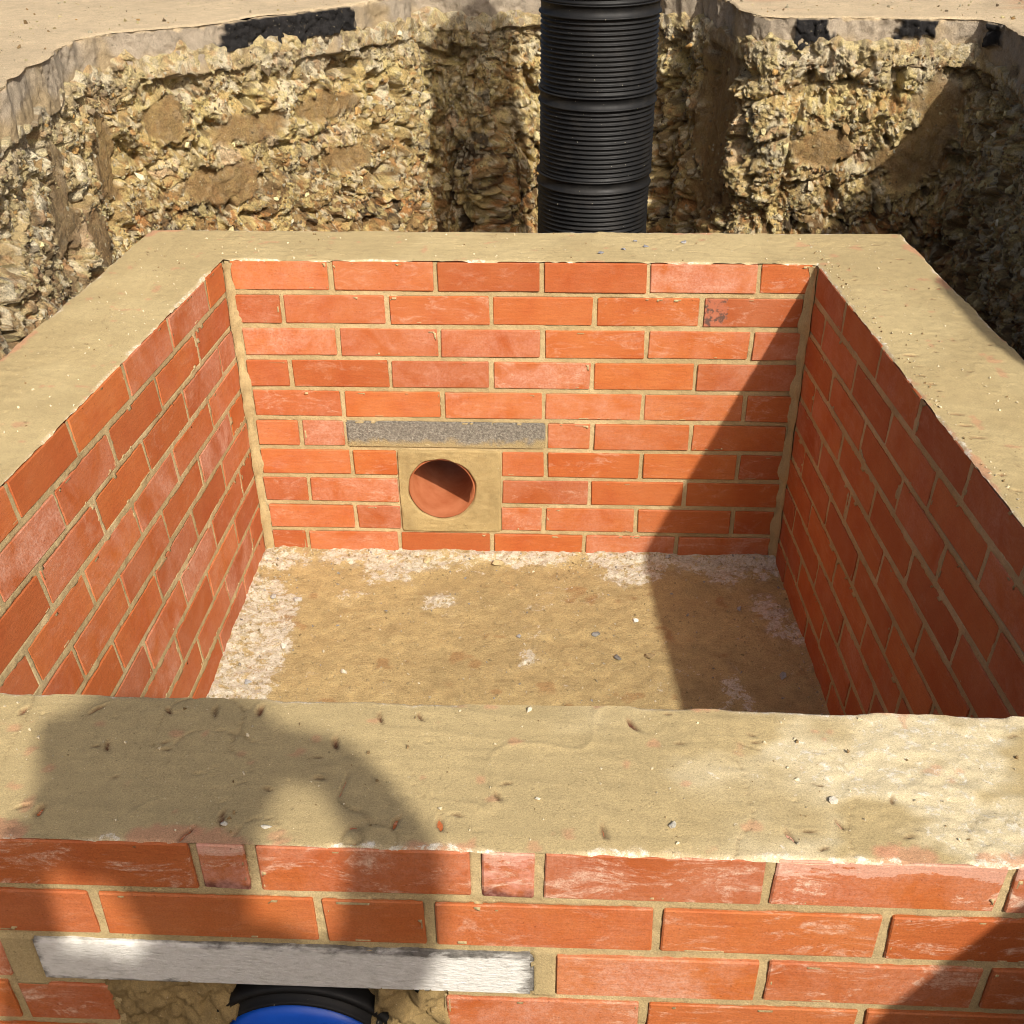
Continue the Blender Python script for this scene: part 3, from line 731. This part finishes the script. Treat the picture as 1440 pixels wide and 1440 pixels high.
# mortar rim on top of the walls
def rim():
    I = [(xl(0), 0), (xr(0), 0), (xr(-D), -D), (xl(-D), -D)]
    O = [(xl(0)-TS, TB), (xr(0)+TS, TB), (xr(YF)+TS, YF), (xl(YF)-TS, YF)]
    pits = [(.148, -1.528), (.228, -1.522), (.309, -1.522), (.361, -1.522), (.41, -1.518), (.544, -1.525), (.587, -1.521), (.502, -1.569), (.224, -1.684), (.379, -1.71), (.409, -1.689),
            (.581, -1.687), (.625, -1.688), (.785, -1.692), (.817, -1.527), (.964, -1.69), (1.014, -1.673), (1.073, -1.635), (.679, -1.645), (.26, -1.584),
            (1.334, -.487), (1.336, -.534), (1.333, -.574), (1.343, -.609), (1.356, -.725), (1.36, -.767), (1.368, -.809), (1.372, -.932), (1.379, -.98), (1.463, -.141), (1.422, .031), (1.388, .124)]
    pr_ = random.Random(3)
    P_ = [(x, y, pr_.uniform(.0055, .012), pr_.uniform(.0016, .0030), (pr_.uniform(.9, 2.2) if x < 1.3 else pr_.uniform(-.3, .3)), pr_.uniform(.003, .0055)) for x, y in pits]
    for _ in range(150):
        sdx = pr_.random()
        if sdx < .35: x, y = pr_.uniform(-.1, 1.3), pr_.uniform(YF+.01, -D-.01)
        elif sdx < .6: y = pr_.uniform(-1.2, .15); x = xr(y)+pr_.uniform(.02, .2)
        elif sdx < .85: y = pr_.uniform(-1.2, .15); x = xl(y)-pr_.uniform(.02, .2)
        else: x, y = pr_.uniform(0, 1.25), pr_.uniform(.02, .19)
        P_.append((x, y, pr_.uniform(.002, .007), pr_.uniform(.001, .002), pr_.uniform(-.5, .5), pr_.uniform(.0015, .0035)))
    for si in range(4):
        a, b, c, d_ = I[si], I[(si+1) % 4], O[(si+1) % 4], O[si]
        L = math.dist(a, b); fine = .0026 if si == 2 else .0036
        n1, n2 = int(L/fine), int(.216/fine)
        t, v_ = np.meshgrid(np.linspace(0, 1, n1), np.linspace(.004, .996, n2), indexing='ij'); t = t.ravel()[:, None]; v_ = v_.ravel()[:, None]
        X = (1-t)*(1-v_)*np.array(a)+t*(1-v_)*np.array(b)+t*v_*np.array(c)+(1-t)*v_*np.array(d_)
        Q = np.concatenate([X, np.zeros((len(X), 1))], 1); v_ = v_.ravel()
        e = np.minimum(v_, 1-v_)*.216; ein = v_*.216; eout = (1-v_)*.216
        rough = sstep(.0, .45, fbm(Q, .14, 602, 3)+.05)
        z = .0004+.0011*fbm(Q, .20, 601, 2)+(.0002+.0011*rough)*fbm(Q, .03, 603, 3)+(.0001+.0007*rough)*fbm(Q, .009, 605, 2)+.00045*fbm(Q*np.array([.12, 1, 1]) if si in (0, 2) else Q*np.array([1, .12, 1]), .008, 606, 2)
        # float marks: shallow curved sweeps of the trowel
        sw = np.sin((Q[:, 1]*1.0+.25*Q[:, 0]+.06*vnoise(Q, .2, 607))*95)
        z += .0004*np.clip(sw, 0, 1)**6
        ridge = np.abs(fbm(Q, .09, 609, 2)); crk = (1-sstep(0, .018, ridge))*sstep(.05, .4, vnoise(Q, .12, 611)); z += .0012*(1-sstep(.0, .05, ridge))*sstep(.1, .5, vnoise(Q, .15, 611))-.0022*crk
        jag = .010*(vnoise(Q, .05, 613)+.5*vnoise(Q, .016, 614))
        z -= .0050*(1-sstep(0, .004, e+jag*.30+.0015)) + .0008*(1-sstep(0, .02, e))
        col = np.array((.425, .328, .165))*(1+.10*fbm(Q, .12, 621, 3)+.06*fbm(Q, .02, 623, 3))[:, None]
        def put(mask, cc_):
            nonlocal col
            col = col*(1-mask[:, None])+np.array(cc_)*mask[:, None]
        if si != 2:
            put(.35*sstep(-.1, .4, fbm(Q, .15, 630, 3)), (.56, .45, .24))
        else:
            put(.55*sstep(.15, .6, fbm(Q, .2, 631, 3)), (.52, .41, .22))
        # dry pale crust at the right end of the near rim and along the arrises
        dry = sstep(.80, 1.08, Q[:, 0]+.25*fbm(Q, .08, 633, 3))*(Q[:, 1] < -1.45)*sstep(.0, .32, fbm(Q*np.array([.6, 1, 1]), .07, 635, 4)+.14)
        put(.85*dry, (.64, .545, .35)); dens_ = .58*dry; z += .0022*dry*fbm(Q, .02, 637, 3)
        scl = ((Q[:, 1] < YF+.05) & (Q[:, 0] > .95))*sstep(-.05, .25, fbm(Q, .06, 639, 4))
        put(.3*scl, (.64, .54, .36)); dens_ = np.maximum(dens_, .95*scl); z += .0025*scl*fbm(Q, .006, 640, 3)
        pale = (1-sstep(.001, .007, e+jag*.8))
        put(.35*pale, (.62, .50, .33)); dens_ = np.maximum(dens_, .75*pale)
        pink = (1-sstep(.0, .030, eout+.02*fbm(Q, .05, 641, 3)))*sstep(.15, .45, fbm(Q, .09, 643, 2))
        pink = np.maximum(pink, (1-sstep(.0, .016, ein+.01*fbm(Q, .05, 644, 3)))*sstep(.1, .5, fbm(Q, .12, 646, 2)))
        pink = sstep(.25, .55, pink*(.6+.9*np.abs(fbm(Q, .012, 648, 3))))
        put(.6*pink, (.52, .235, .14))
        pd = sstep(.52, .66, fbm(Q, .03, 645, 3)); put(.4*pd, (.52, .22, .13)); put(.45*crk, (.20, .14, .07))
        for (px, py, la, lb, an, dp) in P_:
            mm = np.abs(Q[:, 0]-px)+np.abs(Q[:, 1]-py) < .05
            if not mm.any(): continue
            dx, dy = Q[mm, 0]-px, Q[mm, 1]-py
            uu = (dx*math.cos(an)+dy*math.sin(an))/la; ww = (-dx*math.sin(an)+dy*math.cos(an)+12*(uu*la)**2)/lb
            g = np.exp(-(uu**2+ww**2)**1.5)
            z[mm] -= dp*g; z[mm] += .35*dp*np.exp(-((uu*.7)**2+(ww-1.9)**2))
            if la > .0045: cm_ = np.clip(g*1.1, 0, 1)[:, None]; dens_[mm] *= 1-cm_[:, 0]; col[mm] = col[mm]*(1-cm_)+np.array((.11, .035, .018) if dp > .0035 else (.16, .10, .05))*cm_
        Q[:, 2] = z; col = np.concatenate([col, (1-np.clip(dens_, 0, 1))[:, None]], 1)
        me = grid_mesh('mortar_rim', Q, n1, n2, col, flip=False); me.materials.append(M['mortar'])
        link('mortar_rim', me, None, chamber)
rim()

# chamber floor
def xlf(y): return xl(y)+.115*.715*(-y)
def xrf(y): return xr(y)-.062*.715*(-y)
nx, ny = 330, 360
t, v_ = np.meshgrid(np.linspace(0, 1, nx), np.linspace(0, 1, ny), indexing='ij'); t = t.ravel(); v_ = v_.ravel()
yq = -D+v_*(D+.003); xq = (xlf(yq)-.006)*(1-t)+(xrf(yq)+.006)*t
Q = np.stack([xq, yq, np.zeros_like(xq)], 1)
el, er, eb = xq-xlf(yq), xrf(yq)-xq, -yq
em = np.minimum(np.minimum(el, er*1.3+.03), eb)
crust = sstep(.02, .5, .75*(1-sstep(.0, .20, el*.95+.03)) + .60*(1-sstep(0, .17, eb)) + .18*(1-sstep(0, .22, er)) + .95*fbm(Q, .11, 701, 4)-.13)
f1, f2, r1, r2 = worley(Q+np.stack([vnoise(Q, .02, 703), vnoise(Q, .02, 704), 0*xq], 1)*.006, .020, 705)
z = FLOOR+.006*fbm(Q, .35, 707, 3)+.004*fbm(Q, .06, 708, 4)+.0015*fbm(Q, .012, 709, 2)
z += crust*(.002+.005*(r1 > .72)*(1-f1)*r2+.004*fbm(Q, .02, 710, 4, .7))
z += .009*(1-sstep(0, .05, em+.03*fbm(Q, .05, 711, 2)))
c = np.array((.475, .355, .165))*(1+.13*fbm(Q, .16, 712, 4)+.16*fbm(Q, .025, 713, 3))[:, None]
wht = (crust*sstep(-.15, .2, fbm(Q, .03, 714, 4)))[:, None]
c = c*(1-.25*wht)+np.array((.60, .50, .33))*.25*wht
gry = ((r2 > .94)*crust*.5)[:, None]; c = c*(1-gry)+np.array((.36, .33, .28))*gry
rst = (sstep(.42, .6, fbm(Q, .05, 715, 3))*.5)[:, None]; c = c*(1-rst)+np.array((.33, .16, .06))*rst
spk = .35*sstep(.25, .55, fbm(Q, .09, 716, 3))
c = np.concatenate([c, (1-np.clip(np.maximum(crust*1.0, spk*1.2), 0, 1))[:, None]], 1)
Q[:, 2] = z
me = grid_mesh('base', Q, nx, ny, c, flip=False); fl = link('base', me, M['floor'], chamber); fl['label'] = 'sandy cement floor of the chamber with white crust at the edges'
Zf = z.reshape(nx, ny)
def floor_z(x, y):
    j = int(np.clip((y+D)/(D+.003)*(ny-1), 0, ny-1)); i = int(np.clip((x-xlf(y))/(xrf(y)-xlf(y))*(nx-1), 0, nx-1)); return Zf[i, j]
# crumbs of mortar on the floor
pts, siz, cl = [], [], []
for _ in range(14000):
    y = RNG.uniform(-.75, -.004); x = RNG.uniform(xlf(y)+.004, xrf(y)-.004)
    e = min(x-xlf(y), -y+.02, (xrf(y)-x)*2.5+.05)
    if RNG.random() > .10+.75*math.exp(-(e/.075)**2): continue
    g_ = RNG.random()
    pts.append((x, y, floor_z(x, y)+.0008)); siz.append(.0014+.0042*RNG.random()**3)
    cl.append(np.array((.64, .55, .38) if g_ < (.62 if e < .1 else .22) else (.40, .31, .16) if g_ < .90 else (.34, .32, .28))*RNG.uniform(.75, 1.05))
tag(link('mortar_crumbs', scatter_mesh('mortar_crumbs', pts, siz, cl, M['floor'])), 'pale mortar crumbs strewn along the edges of the chamber floor', 'debris', kind='stuff')
# stones lying on the floor
fs = [((.119, -.224), .013, 'pale grey stone on the chamber floor, rightmost of the pair near the left wall', (.46, .44, .39)),
      ((.060, -.217), .011, 'grey stone on the chamber floor between the left wall and a paler stone', (.40, .38, .34)),
      ((.124, -.414), .014, 'chalky white lump on the white crust of the chamber floor, left side', (.66, .62, .52)),
      ((.071, -.540), .013, 'grey stone on the chamber floor at the near left corner', (.34, .34, .33)),
      ((.639, -.349), .009, 'small blue grey stone in the middle of the chamber floor', (.30, .29, .27)),
      ((.810, -.329), .012, 'dark grey stone on the sunlit floor, just left of the shadow edge', (.20, .19, .17)),
      ((.856, -.419), .013, 'dark stone on the floor nearest the near wall, left of the shadow edge', (.20, .19, .17)),
      ((.900, -.276), .009, 'white pebble on the floor beside the shadow edge', (.72, .70, .64)),
      ((.986, -.020), .011, 'shiny grey pebble against the foot of the far wall', (.42, .40, .36)),
      ((1.14, -.223), .010, 'grey pebble on the shaded floor near the right wall', (.36, .35, .34)),
      ((1.205, -.477), .013, 'grey lump on the shaded floor at the foot of the right wall', (.34, .33, .31)),
      ((.930, -.415), .016, 'brown clod on the floor at the shadow edge', (.30, .22, .11)),
      ((.272, -.50), .011, 'pale lump of mortar on the floor near the near wall, left of centre', (.62, .56, .42)),
      ((.401, -.045), .018, 'tan clod of mortar at the foot of the far wall under the clay pipe', (.50, .40, .22)),
      ((.575, -.050), .020, 'large tan clod of mortar on the floor right of the clay pipe', (.46, .36, .19))]
for (x, y), r, lab, c_ in fs:
    o = link('stone', stone_meshes[int(RNG.integers(14))]); o.location = (x, y, floor_z(x, y)+r*.35); o.scale = (r, r*.85, r*.7)
    o.rotation_euler = (0, 0, RNG.uniform(0, 6)); o.color = (*c_, 1); tag(o, lab, 'stone', 'stones on the chamber floor')
# pebbles on the rim
ws = [((.874, .138), .0075, 'grey pebble on the far rim, furthest back of the cluster before the black pipe', (.22, .22, .24)), ((.895, .100), .0085, 'grey pebble on the far rim, biggest of the cluster before the black pipe', (.24, .24, .26)),
      ((.848, .080), .0065, 'grey pebble on the far rim, below the middle of the black pipe', (.25, .25, .27)), ((.799, .055), .007, 'grey pebble on the far rim, leftmost of the cluster before the black pipe', (.23, .23, .25)),
      ((.980, .131), .0075, 'grey pebble on the far rim, just right of the black pipe', (.36, .35, .35)),
      ((.852, -1.684), .0065, 'white chip on the near rim, above the middle stretcher brick', (.60, .56, .46)), ((1.013, -1.641), .0060, 'white chip on the near rim beside the pale dry patch', (.60, .55, .45)),
      ((.456, -1.700), .0048, 'white chip in the sunlit gap of the shadow on the near rim', (.58, .54, .44)), ((.413, -1.697), .0045, 'white chip beside a dark hole in the shaded near rim', (.58, .54, .44)),
      ((.719, -1.649), .0036, 'tiny pale chip in the middle of the near rim', (.70, .64, .50)), ((.706, -1.507), .0045, 'pale chip at the inner edge of the near rim', (.70, .62, .46))]
for (x, y), r, lab, c_ in ws:
    o = link('pebble', stone_meshes[int(RNG.integers(14))]); o.location = (x, y, .001+r*.3); o.scale = (r*1.25, r, r*.65)
    o.rotation_euler = (0, 0, RNG.uniform(0, 6)); o.color = (*c_, 1); tag(o, lab, 'pebble', 'pebbles on the mortar rim')
# crumbs on the rim
pts, siz, cl = [], [], []
for _ in range(900):
    sdx = RNG.random()
    if sdx < .25: x, y = RNG.uniform(0, 1.3), RNG.uniform(YF+.012, -D-.012)
    elif sdx < .65: y = RNG.uniform(-1.1, .15); x = xr(y)+(RNG.uniform(.008, .03) if RNG.random() < .5 else RNG.uniform(.01, .19))
    elif sdx < .85: y = RNG.uniform(-1.1, .15); x = xl(y)-RNG.uniform(.008, .19)
    else: x, y = RNG.uniform(0, 1.25), RNG.uniform(.01, .195)
    pts.append((x, y, .0012)); siz.append(.001+.0030*RNG.random()**3); cl.append(np.array((.64, .55, .37) if RNG.random() < .7 else (.25, .17, .08))*RNG.uniform(.8, 1.1))
tag(link('rim_crumbs', scatter_mesh('rim_crumbs', pts, siz, cl, M['mortar'])), 'pale mortar crumbs scattered over the rim of the chamber', 'debris', kind='stuff')

# ------------------------------------------------------------------ black corrugated riser pipe behind the chamber
riser = tag(link('riser_pipe', None), 'tall black ribbed plastic riser pipe standing behind the far rim', 'pipe')
riser.location = (.789, .86, -.80)
def riser_section(h, flare):
    r = .149; pr_ = [(r-.012, .0), (r-.003, .0)]
    z = .0; pr_ += [(r+.0, .001), (r+.0005, .006)]
    z = .008
    while z < h-.045:
        pr_ += [(r-.0055, z), (r-.0055, z+.0032), (r-.001, z+.0046), (r+.0002, z+.0058), (r-.0008, z+.0074), (r-.0055, z+.0088)]; z += .0112
    pr_ += [(r-.004, z), (r-.004, h-.032), (r+flare, h-.031), (r+flare+.0012, h-.029), (r+flare, h-.027), (r-.001, h-.026), (r-.001, h-.004), (r+flare+.0008, h-.003), (r+flare+.0008, h), (r-.012, h)]
    V, F = lathe(pr_, 112); return mesh_from('riser_section', V, F, True)
rs = riser_section(.2005, .0035)
zc, k = 0.0, 0
for k in range(8):
    o = link('riser_section', rs, M['hdpe'], riser); o.location = (random.uniform(-.002, .002)+.004*(k > 3)-.003*(k == 2), random.uniform(-.002, .002), -.03+.2005*k-.000)
    o.rotation_euler = (random.uniform(-.006, .006), random.uniform(-.004, .008), random.uniform(0, 6))
for p in rs.polygons: p.use_smooth = True

# ------------------------------------------------------------------ the photographer, present in the picture as a shadow on the near wall
def person():
    J_ = {}
    def add(nm, p, r): J_[nm] = (p, r)
    fz = -.84
    add('pelvis', (.88, -2.92, .12), .145); add('waist', (.90, -2.90, .30), .135); add('chest', (.92, -2.87, .54), .16); add('upper', (.93, -2.85, .69), .12)
    add('neck', (.912, -2.82, .80), .056); add('chin', (.906, -2.785, .875), .075); add('head', (.905, -2.79, .955), .096); add('crown', (.905, -2.795, 1.02), .078)
    add('shL', (.755, -2.85, .725), .075); add('elL', (.67, -2.73, .56), .052); add('wrL', (.645, -2.61, .72), .031); add('hdL', (.665, -2.575, .765), .034)
    add('shR', (1.12, -2.83, .765), .070); add('elR', (1.052, -2.655, .815), .042); add('wrR', (1.00, -2.58, .850), .033); add('hdR', (.885, -2.565, .845), .038)
    for sd_, sg in (('L', -1), ('R', 1)):
        add('hip'+sd_, (.88+sg*.095, -2.92, .04), .105); add('knee'+sd_, (.88+sg*.12, -2.89, -.38), .070); add('ank'+sd_, (.88+sg*.13, -2.95, fz+.11), .050)
        add('heel'+sd_, (.88+sg*.13, -2.96, fz+.05), .050); add('toe'+sd_, (.88+sg*.15, -2.76, fz+.045), .042)
    E_ = [('pelvis', 'waist'), ('waist', 'chest'), ('chest', 'upper'), ('upper', 'neck'), ('neck', 'chin'), ('chin', 'head'), ('head', 'crown'),
          ('upper', 'shL'), ('shL', 'elL'), ('elL', 'wrL'), ('wrL', 'hdL'), ('upper', 'shR'), ('shR', 'elR'), ('elR', 'wrR'), ('wrR', 'hdR')]
    for sd_ in 'LR': E_ += [('pelvis', 'hip'+sd_), ('hip'+sd_, 'knee'+sd_), ('knee'+sd_, 'ank'+sd_), ('ank'+sd_, 'heel'+sd_), ('heel'+sd_, 'toe'+sd_)]
    nm = list(J_); V = [J_[k][0] for k in nm]; R_ = [J_[k][1] for k in nm]; E2 = [(nm.index(a), nm.index(b)) for a, b in E_]
    roots = [nm.index('pelvis')]
    # fingers, each its own short chain rooted in the palm
    for hd, sg in (('hdL', 1), ('hdR', -1)):
        hx, hy, hz = J_[hd][0]
        for q in range(4):
            b0 = len(V); zq = hz+.030-.020*q; ln = (.95, 1.0, .95, .78)[q]
            V += [(hx, hy, zq), (hx+sg*.034*ln, hy-.012, zq+.004), (hx+sg*.058*ln, hy+.006, zq+.006), (hx+sg*.064*ln, hy+.012, zq+.004)]
            R_ += [.010, .009, .008, .007]; E2 += [(b0, b0+1), (b0+1, b0+2), (b0+2, b0+3)]; roots.append(b0)
        b0 = len(V); V += [(hx-sg*.005, hy-.010, hz-.02), (hx+sg*.022, hy-.030, hz-.035), (hx+sg*.048, hy-.032, hz-.02)]; R_ += [.012, .0105, .009]; E2 += [(b0, b0+1), (b0+1, b0+2)]; roots.append(b0)
    me = bpy.data.meshes.new('person'); me.from_pydata(V, E2, []); me.update()
    o = bpy.data.objects.new('person_rig', me); COL.objects.link(o)
    md = o.modifiers.new('skin', 'SKIN'); ss_ = o.modifiers.new('sub', 'SUBSURF'); ss_.levels = 2; ss_.render_levels = 2
    lay = me.skin_vertices[0].data
    for i, r in enumerate(R_): lay[i].radius = (r, r*(.72 if nm[i:i+1] and nm[i] in ('pelvis', 'waist', 'chest', 'upper') else 1)); lay[i].use_root = i in roots
    dg = bpy.context.evaluated_depsgraph_get(); ev = o.evaluated_get(dg); me2 = bpy.data.meshes.new_from_object(ev)
    bpy.data.objects.remove(o)
    for m_ in ('skin', 'jacket', 'trousers', 'boots'): me2.materials.append(M[m_])
    for p in me2.polygons:
        c_ = p.center; p.use_smooth = True
        hand = c_.y > -2.625 and c_.z > .6
        p.material_index = 0 if (c_.z > .79 and not hand and abs(c_.x-.908) < .13 and c_.y < -2.67 and c_.z > .79) or hand else 1 if c_.z > .10 else 2 if c_.z > fz+.16 else 3
    po = link('person', me2); tag(po, 'person in orange workwear holding up a phone, cast as a shadow on the near wall', 'person')
    # safety helmet
    V, F = lathe([(.122, -.004), (.124, 0), (.112, .006), (.108, .04), (.093, .080), (.060, .108), (.001, .118)], 40)
    V = [(x, y*1.15+(.03 if z < .003 and y > 0 else 0), z) for x, y, z in V]
    hl = link('helmet', mesh_from('helmet', V, F, True), M['helmet'], None, (.905, -2.795, .985)); tag(hl, 'white safety helmet worn by the person taking the picture, top of the shadow', 'helmet')
    bm = bmesh.new(); bmesh.ops.create_cube(bm, size=1); bmesh.ops.scale(bm, vec=(.148, .072, .008), verts=bm.verts)
    bmesh.ops.bevel(bm, geom=[e_ for e_ in bm.edges if abs((e_.verts[0].co-e_.verts[1].co).z) > .005], offset=.010, segments=4, affect='EDGES')
    me3 = bpy.data.meshes.new('phone'); bm.to_mesh(me3); bm.free()
    ph = link('phone', me3, M['phone']); ph.matrix_world = Matrix.Translation(CAM-_f*.03) @ cam.matrix_world.to_3x3().to_4x4()
    tag(ph, 'black phone held up in both hands, part of the shadow on the near rim', 'phone')
person()
